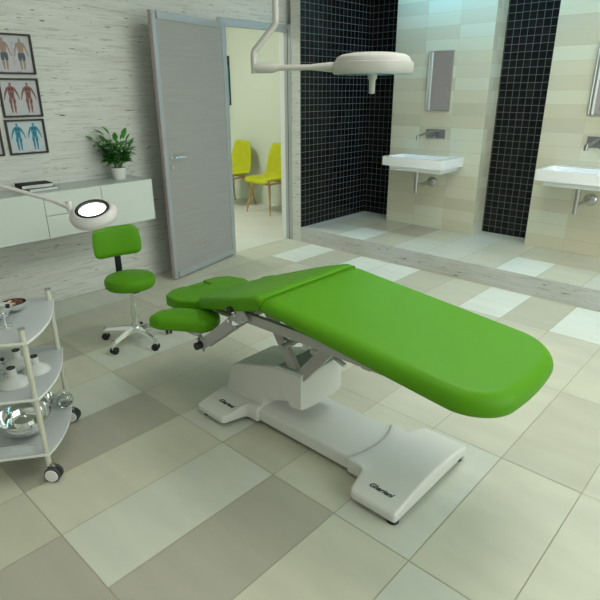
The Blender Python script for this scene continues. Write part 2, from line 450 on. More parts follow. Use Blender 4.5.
# potted plant
pt = thing('potted_plant', 'bushy dark green plant in a white pot on the wall cabinet', 'plant', (-3.965, 2.20, CT))
P(pt, 'pot', POTM, lambda bm: lathe(bm, [(0, 0), (.040, 0), (.043, .004), (.056, .088), (.053, .090), (.050, .080), (0, .080)], n=36))
P(pt, 'soil', SOIL, lambda bm: lathe(bm, [(0, .0815), (.049, .0805)], n=24), 0)
def plant_parts():
    rd = random.Random(11); st = bmesh.new(); lf = bmesh.new()
    for s in range(26):
        a = s*2.4+rd.uniform(-.3, .3); lean = rd.uniform(.08, .62); ln = rd.uniform(.13, .265)*(1.05-lean*.25)
        pts = []; r0 = .02
        for k in range(7):
            t = k/6; rad = r0+ln*t*math.sin(lean)*(.6+.6*t); pts.append(Vector((rad*math.cos(a), rad*math.sin(a), .082+ln*t*math.cos(lean*.75))))
        tube(st, pts, [.0032-.002*k/6 for k in range(7)], 6)
        for k in range(2, 7):
            for sd in ((-1, 1) if k < 6 else (0,)):
                b = a+sd*rd.uniform(.8, 1.4); el = rd.uniform(.0, .6) if sd else rd.uniform(.5, 1.1)
                L_ = rd.uniform(.06, .092); Wd = L_*rd.uniform(.40, .52)
                d = Vector((math.cos(b)*math.cos(el), math.sin(b)*math.cos(el), math.sin(el))); sv = d.cross(Vector((0, 0, 1))).normalized(); nv = sv.cross(d)
                p0 = pts[k]; prev = None; M_ = 6
                for q in range(M_+1):
                    t = q/M_; wv = Wd/2*math.sin(PI*min(.98, t*.93+.03))**.8; c = p0+d*L_*t-nv*(.25*L_*t*t)*(1 if sd else .3)
                    cur = [lf.verts.new(c-sv*wv+nv*wv*.3), lf.verts.new(c), lf.verts.new(c+sv*wv+nv*wv*.3)]
                    if prev: lf.faces.new((prev[0], prev[1], cur[1], cur[0])); lf.faces.new((prev[1], prev[2], cur[2], cur[1]))
                    prev = cur
    # keep inside the wall side
    for b_ in (st, lf):
        for v in b_.verts:
            if v.co.x < -.145: v.co.x = -.145-(v.co.x+.145)*-.03
    return st, lf
st, lf = plant_parts()
obj('stems', st, STEM, pt); obj('leaves', lf, LEAF, pt, 60)

# ------------------------------------------------------------------ framed charts
def figure(bm, cy, z0, h, mi_body, mi_short=None, pose=0):
    """a small printed standing body, flat on the sheet (x is out of the wall)"""
    def poly(pts, mi, x):
        f = bm.faces.new([bm.verts.new((x, cy+p[0]*h*1.22, z0+p[1]*h)) for p in pts]); f.material_index = mi
    x = .0032
    h0 = h
    poly([(.035*math.cos(k*PI/6), .94+.05*math.sin(k*PI/6)) for k in range(12)], mi_body, x)
    poly([(-.018, .88), (.018, .88), (.02, .91), (-.02, .91)], mi_body, x)
    poly([(-.115, .83), (-.03, .885), (.03, .885), (.115, .83), (.085, .68), (.07, .56), (.085, .47), (-.085, .47), (-.07, .56), (-.085, .68)], mi_body, x)
    if mi_short is None:
        for s in (-1, 1):
            poly([(s*.012, .83), (s*.075, .82), (s*.055, .74), (s*.012, .73)], 2, x+.0004)
            poly([(s*.010, .68), (s*.035, .68), (s*.030, .52), (s*.008, .50)], 2, x+.0004)
            poly([(s*.030, .43), (s*.060, .43), (s*.058, .30), (s*.040, .30)], 2, x+.0004)
            poly([(s*.040, .24), (s*.062, .24), (s*.052, .10)], 2, x+.0004)
            poly([(s*.110, .78), (s*.132, .76), (s*.150, .64), (s*.136, .62)], 2, x+.0004)
    for s in (-1, 1):
        o = .02 if pose else 0
        poly([(s*.115, .835), (s*(.16+o), .66), (s*(.19+o), .50), (s*(.20+o), .44), (s*(.175+o), .44), (s*(.14+o), .56), (s*.09, .76)], mi_body, x)
        poly([(s*.085, .48), (s*.005, .48), (s*.015, .28), (s*.02, .04), (s*.065, .0), (s*.06, .06), (s*.08, .20), (s*.075, .28), (s*.095, .40)], mi_body, x)
        if mi_short is not None:
            poly([(s*.088, .54), (s*.0, .54), (s*.0, .40), (s*.018, .30), (s*.088, .30), (s*.10, .42)], mi_short, x+.0004)
def chart(y0, z0, w, h, label, paper, mb, ms=None, pose=0, text=False):
    t = thing('framed_chart', label, 'picture', (WX, y0, z0), group='framed anatomy charts on the wall')
    e = .012
    P(t, 'frame', FRAME, lambda bm: (box(bm, (.0005, 0, 0), (.018, e, h), .0015, 1), box(bm, (.0005, w-e, 0), (.018, w, h), .0015, 1),
                                     box(bm, (.0005, e, 0), (.018, w-e, e), .0015, 1), box(bm, (.0005, e, h-e), (.018, w-e, h), .0015, 1)))
    def sh(bm):
        box(bm, (.001, e*.8, e*.8), (.003, w-e*.8, h-e*.8))
        figure(bm, w*.29, h*.10, h*.80, 1, 2 if ms else None, pose)
        figure(bm, w*.71, h*.10, h*.80, 1, 2 if ms else None, pose)
        if text:
            for k in range(12): box(bm, (.003, w*.47, h*(.22+.05*k)), (.0034, w*(.53+.02*(k % 3)), h*(.22+.05*k)+.003), mi=3)
        for k in range(2): box(bm, (.003, w*.08+k*w*.45, h*.055), (.0034, w*.2+k*w*.45, h*.055+.003), mi=3)
    P(t, 'print', [paper, mb, ms or (DEEPB if mb is BLUEFIG else DEEP), INK], sh, 0)
    return t
chart(1.478, 1.661, .267, .252, 'dark framed chart of two skin-coloured figures in grey shorts, topmost on wall', PAPER, SKIN, SHORTS, text=True)
chart(1.478, 1.384, .267, .252, 'dark framed chart of two red muscle figures, middle of the column', PAPER, MUSCLE, None, 1)
chart(1.474, 1.135, .267, .235, 'dark framed chart of two blue figures, lowest above the books', PAPERB, BLUEFIG, None, 1)
chart(1.171, 1.135, .267, .25, 'dark framed chart cut off by the left picture edge, beside the blue figures', PAPER, MUSCLE, None)

# ------------------------------------------------------------------ stool
stl = thing('swivel_stool', 'green vinyl swivel stool with low backrest and chrome five-star castor base', 'stool', (-3.005, 1.650, -.0), math.radians(-11))
P(stl, 'seat', GREEN, lambda bm: lathe(bm, [(0, .382), (.130, .382), (.147, .388), (.155, .402), (.157, .420), (.155, .438), (.147, .451), (.130, .457), (.08, .461), (0, .462)], n=48))
P(stl, 'seat_plate', BLACK, lambda bm: (box(bm, (-.17, -.02, .364), (.10, .02, .380), .003), cyl(bm, (0, 0, .350), (0, 0, .383), .022), cyl(bm, (-.10, -.06, .364), (-.10, -.13, .368), .008), box(bm, (-.11, -.07, .360), (-.09, .02, .374))))
def backrest(bm):
    hw, hh = .156, .098; nx, nz = 20, 14
    def pt_(u, v, s):
        # superellipse-like rounded panel, wrapped round the sitter
        y = hw*u; z = hh*v
        k = 6; rr_ = (abs(u)**k+abs(v)**k)**(1/k)
        y *= (1-.07*v if v > 0 else 1); bend = .16*y*y/.15
        th = .019*math.sqrt(max(0, 1-min(1, rr_)**6))
        return (-.188+bend+s*th-.10*(z), y, .642+z)
    for s in (-1, 1):
        g = []
        for i in range(nx+1):
            row = []
            for j in range(nz+1):
                u, v = -1+2*i/nx, -1+2*j/nz
                k = 6; mm = max(abs(u), abs(v)); q = (abs(u)**k+abs(v)**k)**(1/k)
                if q > 1e-6: u, v = u*mm/q, v*mm/q
                # denser samples toward the rim
                row.append(bm.verts.new(pt_(u, v, s)))
            g.append(row)
        for i in range(nx):
            for j in range(nz): bm.faces.new((g[i][j], g[i+1][j], g[i+1][j+1], g[i][j+1]))
    bmesh.ops.remove_doubles(bm, verts=bm.verts, dist=.0006)
P(stl, 'backrest', GREEN, backrest, 60)
P(stl, 'backrest_bar', DARKBAR, lambda bm: (tube(bm, [(-.14, .0, .407), (-.190, 0, .410), (-.205, 0, .43), (-.208, 0, .50), (-.212, 0, .64)], .0, 4) if 0 else
  (box(bm, (-.204, -.020, .366), (-.190, .020, .66), .003), box(bm, (-.204, -.02, .364), (-.12, .02, .376), .003))))
P(stl, 'gas_column', CHROME, lambda bm: (cyl(bm, (0, 0, .09), (0, 0, .25), .020, n=24), cyl(bm, (0, 0, .25), (0, 0, .38), .012, n=24)))
SR = .215
def star(bm):
    cyl(bm, (0, 0, .065), (0, 0, .125), .032, .024, 24)
    for k in range(5):
        a = k*2*PI/5+SA; c, s = math.cos(a), math.sin(a)
        t = bmesh.new()
        pr = [(.02, .024, .080, .108), (.10, .017, .078, .100), (.18, .013, .070, .086), (.225, .012, .064, .078)]
        rg = [[t.verts.new(q) for q in ((x, -w, z0), (x, w, z0), (x, w*.55, z1), (x, -w*.55, z1))] for x, w, z0, z1 in pr]
        for p_, q_ in zip(rg, rg[1:]):
            for i in range(4): t.faces.new((p_[i], p_[(i+1) % 4], q_[(i+1) % 4], q_[i]))
        t.faces.new(rg[0]); t.faces.new(rg[-1])
        merge(bm, t, 0, Matrix.Rotation(a, 4, 'Z'))
        cyl(bm, (SR*c, SR*s, .05), (SR*c, SR*s, .09), .012)
SA = math.atan2(1.49-1.63, -2.93+3.02)
SA = math.radians(-60); SR = .215
base = P(stl, 'star_base', CHROME, star)
def castor_bm(bm, r=.024, w=.011, gap=.014, hood=True):
    for s in (-1, 1):
        lathe(bm, [(0, -w/2), (r*.78, -w/2), (r, -w/2+.003), (r, w/2-.003), (r*.78, w/2), (0, w/2)], n=24, mi=0,
              mtx=Matrix.Translation((0, s*gap, r)) @ Matrix.Rotation(PI/2, 4, 'X'))
        lathe(bm, [(0, 0), (r*.55, 0), (r*.5, .0015), (0, .0015)], n=20, mi=1,
              mtx=Matrix.Translation((0, s*(gap+w/2), r)) @ Matrix.Rotation(-s*PI/2, 4, 'X'))
    cyl(bm, (0, -gap, r), (0, gap, r), .005, mi=2)
    box(bm, (-.008, -gap+w/2, r), (.016, gap-w/2, r*2.15), .002, mi=2)
    cyl(bm, (.010, 0, r*1.9), (.010, 0, r*2.6), .007, mi=2)
for k in range(5):
    a = k*2*PI/5+SA
    cbm = bmesh.new(); castor_bm(cbm)
    if k == 0: c0 = obj('castor', cbm, [BLACK, DARKBAR, CHROME], base)
    else: cbm.free(); c0 = c0.copy(); C.objects.link(c0)
    c0.location = (SR*math.cos(a), SR*math.sin(a), 0); c0.rotation_euler = (0, 0, a*1.7+.5)

# ------------------------------------------------------------------ treatment table
tt = thing('treatment_table', 'electric treatment table with bright green vinyl cushions on a white lifting base', 'treatment table', (-1.4, 1.69, 0))
O = Vector((-1.4, 1.69, 0))
def TP(name, m, f, parent=None, smooth=35):
    """a part built in room coordinates, hung under the table"""
    bm = bmesh.new(); f(bm)
    for v in bm.verts: v.co -= O
    return obj(name, bm, m, parent or tt, smooth)
CY = 1.69
def sym(x0, hw): return [(x0, CY-hw), (x0, CY+hw)]
# leg section
def leg_xf(x, y, z):
    z *= min(1, .70+.35*(x+1.49)); x = max(x, -1.488)
    zz = .766-.098*(x+1.49)+z
    e = max(0, 1-(x+1.488)/.05)
    return (x, y, zz-(.011*e*e if z > -.03 else 0))
leg_out = subdivide(roundpoly([(-1.60, CY-.322), (-.515, CY-.310), (-.515, CY+.304), (-1.60, CY+.322)], [.052, .15, .15, .052], 14), .05)
def leg_bow(x, y, z):
    t = (y-CY)/.3
    x2 = x+(.036*(1-t*t) if x > -.9 else 0)*min(1, (x+.9)/.4 if x > -.9 else 0)
    return leg_xf(x2, y, z)
TP('leg_cushion', GREEN, lambda bm: prism(bm, leg_out, -.088, 0, .050, .032, 9, leg_bow, crown=.004, cuts=[(0, v) for v in (-1.488, -1.48, -1.47, -1.455, -1.438, -1.3, -1.1, -.9, -.75)]), smooth=80)
# torso section, tapering to the head end and falling
def tor_xf(x, y, z):
    x = min(x, -1.491); s = (-1.491-x)
    zz = .777-.27*s-.09*s*s+z
    e = max(0, 1-s/.05)
    return (x, y, zz-(.014*e*e if z > -.03 else 0))
tor_out = subdivide(roundpoly([(-2.065, CY-.205), (-1.85, CY-.268), (-1.65, CY-.318), (-1.40, CY-.322), (-1.40, CY+.322), (-1.64, CY+.300), (-1.84, CY+.228), (-2.085, CY+.155)],
                              [.026, .25, .3, .03, .03, .25, .4, .026], 8), .04)
TP('torso_cushion', GREEN, lambda bm: prism(bm, tor_out, -.066, 0, .022, .014, 6, tor_xf, crown=.003, cuts=[(0, v) for v in (-1.491, -1.498, -1.508, -1.522, -1.541, -1.65, -1.75, -1.85, -1.95)]), smooth=80)
# headrest: horseshoe round a face slot
def head_xf(x, y, z):
    return (x, y, .562+.06*(x+2.06)+z)
def head(bm):
    o_ = [(-2.095, CY-.19), (-2.095, CY+.19), (-2.20, CY+.232), (-2.33, CY+.215), (-2.378, CY+.15), (-2.385, CY+.062), (-2.285, CY+.055), (-2.285, CY-.055), (-2.385, CY-.062), (-2.378, CY-.15), (-2.33, CY-.222), (-2.20, CY-.24)]
    o_ = subdivide(roundpoly(o_, [.03, .03, .08, .05, .03, .015, .012, .012, .015, .03, .05, .08], 6), .03)
    prism(bm, o_, -.058, 0, .010, .010, 6, head_xf)
TP('headrest', GREEN, head, smooth=80)
def head_in(bm):
    o_ = subdivide(roundpoly([(-2.288, CY-.0535), (-2.288, CY+.0535), (-2.383, CY+.0585), (-2.383, CY-.0585)], .012, 4), .03)
    prism(bm, o_, -.050, -.006, .010, .006, 4, head_xf)
TP('face_insert', GREEN, head_in, smooth=80)
TP('headrest_bracket', GREYMET, lambda bm: (box(bm, (-2.10, CY-.12, .495), (-1.92, CY-.095, .512), .002), box(bm, (-2.10, CY+.095, .495), (-1.92, CY+.12, .512), .002), box(bm, (-2.12, CY-.15, .488), (-2.06, CY+.15, .50), .002),
                                            box(bm, (-2.06, CY-.17, .500), (-2.02, CY-.13, .525), .002)))
# arm pads: rotated trapezoid cushions hanging on folding links
def armpad(sg):
    def pad(bm):
        o_ = [(-.185, -.060), (-.12, -.088), (.12, -.088), (.158, -.03), (.15, .05), (.09, .085), (-.09, .085), (-.165, .03)]
        o_ = subdivide(roundpoly(o_, [.03, .05, .04, .03, .03, .04, .05, .03], 6), .03)
        a = math.radians(33); cx, cy = -2.045, 1.405
        def xf(x, y, z):
            X = cx+x*math.cos(a)-y*math.sin(a); Y = cy+x*math.sin(a)+y*math.cos(a)
            Y = Y if sg < 0 else 2*CY-Y
            return (X, Y, .540+z)
        prism(bm, o_, -.062, 0, .028, .014, 6, xf, crown=.006)
    return pad
for sg in (-1, 1):
    ar = TP('armrest', GREEN, armpad(sg), smooth=80)
    Yf = (lambda y: y) if sg < 0 else (lambda y: 2*CY-y)
    def link(bm):
        p, q = Vector((-1.60, Yf(1.40), .668)), Vector((-1.925, Yf(1.40), .415))
        d = (q-p).normalized(); up = Vector((d.z, 0, -d.x))
        if up.z < 0: up = -up
        for y in (Yf(1.388), Yf(1.428)):
            t = bmesh.new(); n_ = []
            for yy in (y-.004, y+.004):
                n_.append([t.verts.new(Vector((0, yy, 0))+Vector((w.x, 0, w.z))) for w in (p+up*.030, p-up*.030, q-up*.024, q+up*.024)])
            t.faces.new(n_[0]); t.faces.new(n_[1])
            for i in range(4): t.faces.new((n_[0][i], n_[0][(i+1) % 4], n_[1][(i+1) % 4], n_[1][i]))
            merge(bm, t)
        cyl(bm, q+Vector((0, .03, 0))*1, q+Vector((0, -.03, 0)), .012)
        # slot and plate under the pad
        box(bm, (-2.03, Yf(1.41)-.05, .468), (-1.93, Yf(1.41)+.05, .481), .002)
        tube(bm, [(-1.985, Yf(1.40), .474), (-1.955, Yf(1.40), .45), (-1.925, Yf(1.40), .42)], .011, 8)
    lk = TP('armrest_link', GREYMET, link, ar)
    def bolts(bm):
        y = Yf(1.384); cyl(bm, (bx_, y, bz_), (bx_, y-.012*(1 if sg < 0 else -1), bz_), .0085, n=12)
    for bx_, bz_ in ((-1.94, .440), (-1.905, .395), (-1.655, .650), (-1.70, .612), (-1.655, .585), (-1.61, .63)):
        TP('bolt', CHROME, bolts, lk)
    TP('clamp_knob', BLACK, lambda bm: (cyl(bm, (-1.925, Yf(1.384), .418), (-1.925, Yf(1.352), .418), .019, n=8)), lk)
    TP('adjuster_knob', CHROME, lambda bm: (cyl(bm, (-1.655, Yf(1.405), .612), (-1.655, Yf(1.368), .612), .017, .013, 12)))
    TP('hinge_knob', BLACK, lambda bm: (box(bm, (-1.695, min(Yf(1.36), Yf(1.40)), .660), (-1.665, max(Yf(1.37), Yf(1.40)), .680), .004)))
    def rail(bm):
        y = Yf(1.42)
        pts = [(-1.70, .634), (-1.30, .641), (-.88, .622)]
        for (xa, za), (xb, zb) in zip(pts, pts[1:]):
            t = bmesh.new(); box(t, (-.5, -.011, -.026), (.5, .011, .026), 0)
            ln = math.hypot(xb-xa, zb-za)
            for v in t.verts:
                hh = .85 if v.co.x < 0 or xb < -1.2 else .4
                v.co = Vector((v.co.x*ln, v.co.y, v.co.z*hh+(0 if v.co.x < 0 or xb < -1.2 else .008)))
            merge(bm, t, 0, Matrix.Translation(((xa+xb)/2, y, (za+zb)/2)) @ Matrix.Rotation(-math.atan2(zb-za, xb-xa), 4, 'Y'))
    TP('frame_rail', GREYMET, rail)
    def strut(xa, za, xb, zb, w, y0, th=.012):
        def f(bm):
            p, q = Vector((xa, Yf(y0), za)), Vector((xb, Yf(y0), zb)); d = (q-p).normalized(); up = Vector((-d.z, 0, d.x))*w/2
            t = bmesh.new(); n_ = []
            for yy in (-th, th): n_.append([t.verts.new(w_+Vector((0, yy, 0))) for w_ in (p+up, p-up, q-up, q+up)])
            t.faces.new(n_[0]); t.faces.new(n_[1])
            for i in range(4): t.faces.new((n_[0][i], n_[0][(i+1) % 4], n_[1][(i+1) % 4], n_[1][i]))
            merge(bm, t)
        return f
    TP('strut', GREYMET, strut(-1.655, .62, -1.475, .345, .050, 1.575), smooth=0)
    TP('strut', GREYMET, strut(-1.21, .625, -1.445, .350, .055, 1.570), smooth=0)
TP('cross_bar', GREYMET, lambda bm: cyl(bm, (-1.50, 1.50, .50), (-1.50, 1.88, .50), .014))
TP('cross_bar', GREYMET, lambda bm: cyl(bm, (-1.32, 1.50, .54), (-1.32, 1.88, .54), .014))
TP('cross_bar', GREYMET, lambda bm: box(bm, (-1.66, 1.43, .625), (-1.62, 1.95, .650), .003))
TP('cross_bar', GREYMET, lambda bm: box(bm, (-1.02, 1.43, .600), (-.98, 1.95, .622), .003))
TP('actuator', SATIN, lambda bm: (cyl(bm, (-1.60, 1.66, .56), (-1.38, 1.66, .47), .018), cyl(bm, (-1.38, 1.66, .47), (-1.27, 1.66, .43), .011),
                                  cyl(bm, (-1.53, 1.58, .49), (-1.53, 1.56, .49), .014), cyl(bm, (-1.40, 1.56, .52), (-1.40, 1.54, .52), .014)))
TP('underframe_panel', mat('pale_grey_panel', (.50, .52, .49), .4), lambda bm: box(bm, (-1.46, 1.50, .664), (-1.0, 1.88, .670), 0))
# lift housing
def house_side(bm):
    prof = [(-1.69, .085), (-1.965, .085), (-1.955, .13), (-1.905, .255), (-1.875, .272), (-1.56, .361), (-1.50, .361), (-1.50, .200), (-1.60, .165), (-1.675, .148)]
    pr = subdivide(roundpoly(prof, [.013, .013, .05, .03, .02, .013, .013, .013, .01, .013], 5), .05)
    prism(bm, pr, -.138, .138, .010, .010, 4, lambda x, z, y: (x, CY+y, z))
TP('lift_housing', WHITE, house_side, smooth=40)
def lift_box(bm):
    prof = [(-1.49, .178), (-1.53, .215), (-1.60, .348), (-1.585, .354), (-1.425, .362), (-1.425, .186)]
    pr = subdivide(roundpoly(prof, [.006, .03, .006, .003, .003, .006], 4), .05)
    def xf(x, z, y):
        return (x+(.014*(1-(y/.145)**2) if x > -1.47 else 0), CY+y, z)
    t = bmesh.new(); n = 12; loops = []
    for k in range(n+1):
        y = -.144+.288*k/n
        loops.append([t.verts.new(xf(p.x, p.y, y)) for p in inset([Vector(q) for q in pr], .003 if k in (0, n) else 0)])
    m = len(pr)
    for a, b in zip(loops, loops[1:]):
        for i in range(m): t.faces.new((a[i], a[(i+1) % m], b[(i+1) % m], b[i]))
    t.faces.new(loops[0]); t.faces.new(loops[-1])
    merge(bm, t)
lb = TP('lift_box', WHITE, lift_box, smooth=40)
TP('box_rim', WHITE2, lambda bm: prism(bm, [(-1.585, CY-.147), (-1.422, CY-.147), (-1.411, CY-.07), (-1.408, CY), (-1.411, CY+.07), (-1.422, CY+.147), (-1.585, CY+.147)],
                                      0, .008, .003, 0, 3, lambda x, y, z: (x, y, .356+.05*(x+1.585)+z)), lb)
TP('box_lid', mat('dark_recess_lid', (.30, .33, .30), .3), lambda bm: prism(bm, [(-1.575, CY-.134), (-1.432, CY-.134), (-1.424, CY), (-1.432, CY+.134), (-1.575, CY+.134)],
                                      0, .002, 0, 0, 3, lambda x, y, z: (x, y, .3642+.05*(x+1.585)+z)), lb)
# base beam and two T-shaped covers
TP('base_beam', WHITE, lambda bm: prism(bm, subdivide(roundpoly([(-1.72, CY-.158), (-1.10, CY-.158), (-1.10, CY+.158), (-1.72, CY+.158)], .014, 4), .08), .028, .088, .012, .0, 4))
CX0 = -1.4
def cover(pts, rads, edge):
    def f(bm):
        o_ = subdivide(roundpoly(pts, rads, 5), .03)
        def xf(x, y, z):
            if z > .06:
                t = (y-CY)/.285
                k = max(0, min(1, edge(x)))
                z = z-.034*k*t*t
            return (x, y, z)
        t = bmesh.new(); prism(t, o_, .026, .098, .012, .004, 5)
        for k in range(-9, 10):
            bmesh.ops.bisect_plane(t, geom=t.verts[:]+t.edges[:]+t.faces[:], plane_co=(0, CY+k*.03, 0), plane_no=(0, 1, 0), dist=1e-5)
        for k in range(-22, 23):
            bmesh.ops.bisect_plane(t, geom=t.verts[:]+t.edges[:]+t.faces[:], plane_co=(CX0+k*.03, 0, 0), plane_no=(1, 0, 0), dist=1e-5)
        for v in t.verts: v.co = Vector(xf(*v.co))
        merge(bm, t)
    return f
rp = [(-1.035, 1.400), (-.815, 1.400), (-.815, 1.985), (-1.035, 1.985), (-1.055, 1.862), (-1.145, 1.862), (-1.112, 1.78), (-1.100, 1.69), (-1.112, 1.60), (-1.145, 1.518), (-1.055, 1.518)]
ce = TP('foot_cover', WHITE, cover(rp, [.03, .013, .013, .03, .015, .013, .06, .06, .06, .013, .015], lambda x: (x+1.075)/.03), smooth=40)
lp = [(-1.80, 1.385), (-1.765, 1.512), (-1.685, 1.512), (-1.700, 1.60), (-1.706, 1.69), (-1.700, 1.78), (-1.685, 1.868), (-1.765, 1.868), (-1.80, 1.995), (-2.00, 1.995), (-2.00, 1.385)]
cl = TP('foot_cover', WHITE, cover(lp, [.02, .02, .013, .06, .06, .06, .013, .02, .02, .014, .014], lambda x: (-1.765-x)/.03), smooth=40)
def zc(y): return .098-.034*.97*((y-CY)/.285)**2
for par, x in ((ce, -.928), (cl, -1.868)):
    y = 1.468
    sl = math.atan(.034*2*(CY-y)/.285**2)
    text_mesh('logo', 'Gharieni', .030, LOGO, par, Matrix.Translation(Vector((x, y, zc(y)+.0010))-O) @ Matrix.Rotation(sl, 4, 'X'))
for x, y in ((-.845, 1.435), (-.845, 1.945), (-1.96, 1.425), (-1.96, 1.955)):
    TP('levelling_foot', BLACK, lambda bm: (cyl(bm, (x, y, 0), (x, y, .012), .024, .020, 20), cyl(bm, (x, y, .012), (x, y, .030), .009)))

# ------------------------------------------------------------------ trolley
P1 = Vector((-2.060, .655)); P2 = Vector((-2.428, .917)); dv = (P2-P1); W2 = dv.length; dv.normalize(); nv = Vector((dv.y, -dv.x))
if nv.x > 0: nv = -nv
nv = Vector((-.60, -.80)); nv = (nv-dv*nv.dot(dv)).normalized()
DEP = .27
tr = thing('instrument_trolley', 'three-tier grey instrument trolley with cream posts and bowed shelf ends', 'trolley', (P1.x, P1.y, 0), math.atan2(dv.y, dv.x))
# local frame: x along P1->P2, y toward P3 side
sy = 1 if (Matrix.Rotation(-math.atan2(dv.y, dv.x), 2) @ nv).y > 0 else -1
def tl(x, y): return (x, y*sy)
posts = [(0, 0), (W2, 0), (0, DEP), (W2, DEP)]
def shelf_outline():
    x0, x1, n = -.014, W2+.045, 12; pts = []
    for k in range(n+1):
        t = k/n; pts.append((x0+(x1-.02-x0)*t, -.014-.038*math.sin(PI*t**.85)))
    for k in range(1, 8):
        a = k/8*PI/2; pts.append((x1-.045+.045*math.sin(a)+.0, .046-.06*math.cos(a)))
    for k in range(7, 0, -1):
        a = k/8*PI/2; pts.append((x1-.045+.045*math.sin(a), DEP-.046+.06*math.cos(a)))
    for k in range(n, -1, -1):
        t = k/n; pts.append((x0+(x1-.02-x0)*t, DEP+.014+.038*math.sin(PI*t**.85)))
    return [Vector(tl(*p)) for p in pts]
for z in (.130, .395, .645):
    sh = P(tr, 'shelf', [EDGE, SHELF], lambda bm: prism(bm, shelf_outline(), z-.006, z+.006, .001, .001, 2, None, 0, 0, mit=1), 30)
for x, y in posts:
    po = P(tr, 'post', POST, lambda bm: cyl(bm, (*tl(x, y), .07), (*tl(x, y), .700), .0115, n=20))
    P(po, 'post_cap', STEEL, lambda bm: cyl(bm, (*tl(x, y), .700), (*tl(x, y), .706), .0135, n=20))
    cb = bmesh.new()
    r = .034
    for s in (-1, 1):
        M0 = Matrix.Translation((0, s*.014, r)) @ Matrix.Rotation(PI/2, 4, 'X')
        lathe(cb, [(0, -.008), (r*.80, -.008), (r, -.005), (r, .005), (r*.80, .008), (0, .008)], n=28, mtx=M0)
        lathe(cb, [(0, 0), (r*.84, 0), (r*.80, .003), (0, .004)], n=28, mi=1, mtx=Matrix.Translation((0, s*.0222, r)) @ Matrix.Rotation(-s*PI/2, 4, 'X'))
    cyl(cb, (0, -.014, r), (0, .014, r), .006, mi=2); box(cb, (-.012, -.006, r), (.012, .006, r*2.1), .002, mi=2)
    cyl(cb, (0, 0, r*1.9), (0, 0, .085), .008, mi=2)
    c = obj('castor', cb, [TYRE, WHEELW, STEEL], po)
    c.location = (*tl(x, y), 0); c.location += Matrix.Rotation(-math.atan2(dv.y, dv.x), 3, 'Z') @ Vector((.016, .006, 0)); c.rotation_euler = (0, 0, 1.0-math.atan2(dv.y, dv.x)-.3)

# things on the trolley
def bowl_bm(bm, R, H, th=.002, foot=0, mi=0, mi_in=None):
    pr = []; n = 10
    for k in range(n+1):
        a = k/n*PI/2; pr.append((R*math.sin(a), H*(1-math.cos(a))))
    inn = [((r_-th if r_ > th else 0), z_+th*(1 if r_ < R*.7 else .3)) for r_, z_ in pr[::-1]]
    lathe(bm, pr, n=40, mi=mi); lathe(bm, [pr[-1], inn[0]], n=40, mi=mi); lathe(bm, inn, n=40, mi=mi if mi_in is None else mi_in)
ZT, ZM, ZB = .6515, .4015, .1365
b1 = P(None, 'steel_bowl', [CHROME, BROWN], lambda bm: bowl_bm(bm, .052, .040, mi_in=1)); b1.location = (-2.405, .757, ZT)
tag(b1, 'small shiny metal bowl with painted brown reflection inside on the top trolley shelf', 'bowl')
cp = thing('steel_goblet', 'shiny metal goblet on a tall stem near the edge of the top trolley shelf', 'goblet', (-2.255, .662, ZT))
P(cp, 'cup', [CHROME, BROWN], lambda bm: (lathe(bm, [(.006, .055), (.022, .060), (.036, .075), (.041, .092), (.039, .092), (.034, .077), (0, .066)], n=32)))
P(cp, 'stem', CHROME, lambda bm: lathe(bm, [(0, 0), (.028, 0), (.028, .004), (.008, .010), (.005, .03), (.008, .056), (0, .06)], n=28))
P(cp, 'clasp', BLACK, lambda bm: lathe(bm, [(0, .088), (.008, .09), (.008, .104), (0, .106)], (.036, .012, 0), n=12))
b3 = P(None, 'steel_pot', [CHROME, BROWN], lambda bm: lathe(bm, [(0, 0), (.03, 0), (.044, .012), (.048, .034), (.04, .055), (.037, .055), (.042, .034), (.038, .014), (0, .008)], n=32)); b3.location = (-2.372, .675, ZT)
tag(b3, 'shiny round metal pot behind the goblet on the top trolley shelf', 'pot')

def funnel(loc, s, label, rz=0):
    t = thing('suction_cup', label, 'cup', loc, rz, 'white glass suction cups on the middle shelf')
    P(t, 'bell', WGLASS, lambda bm: lathe(bm, [(.062*s, 0), (.063*s, .004), (.058*s, .014*s), (.044*s, .026*s), (.026*s, .036*s), (.016*s, .044*s), (.013*s, .044*s), (.024*s, .032*s), (.042*s, .022*s), (.056*s, .010*s), (.059*s, .0005)], n=36))
    P(t, 'neck', WHITE, lambda bm: lathe(bm, [(.015*s, .040*s), (.018*s, .044*s), (.017*s, .074*s), (.013*s, .074*s), (.0131*s, .06*s), (0, .06*s)], n=28))
    P(t, 'neck_rim', DARKBAR, lambda bm: lathe(bm, [(.0165*s, .0742*s), (.017*s, .078*s), (.009*s, .078*s), (.009*s, .0742*s)], n=24))
    return t
funnel((-2.232, .640, ZM), 1., 'white glass suction cup nearest the front edge of the middle trolley shelf')
funnel((-2.278, .752, ZM), .95, 'white glass suction cup standing right behind the cream trolley post')
funnel((-2.39, .72, ZM), 1.0, 'white glass suction cup farthest back on the middle trolley shelf')
def vial(loc, h, label):
    t = thing('glass_vial', label, 'bottle', loc, 0, 'little glass vials on the middle shelf')
    P(t, 'glass', CGLASS, lambda bm: lathe(bm, [(0, 0), (.013, 0), (.014, .002), (.014, h*.7), (.007, h*.8), (.007, h), (0, h)], n=20))
    P(t, 'stopper', DARKBAR, lambda bm: lathe(bm, [(0, h), (.0085, h), (.0085, h+.010), (0, h+.011)], n=16))
vial((-2.315, .615, ZM), .060, 'small clear vial, left of the front suction cup')
vial((-2.34, .645, ZM), .072, 'taller clear vial, beside the front suction cup')
bb = P(None, 'chrome_bowl', CHROME, lambda bm: bowl_bm(bm, .112, .095)); bb.location = (-2.26, .657, ZB)
tag(bb, 'large mirror-polished bowl on the bottom trolley shelf', 'bowl')
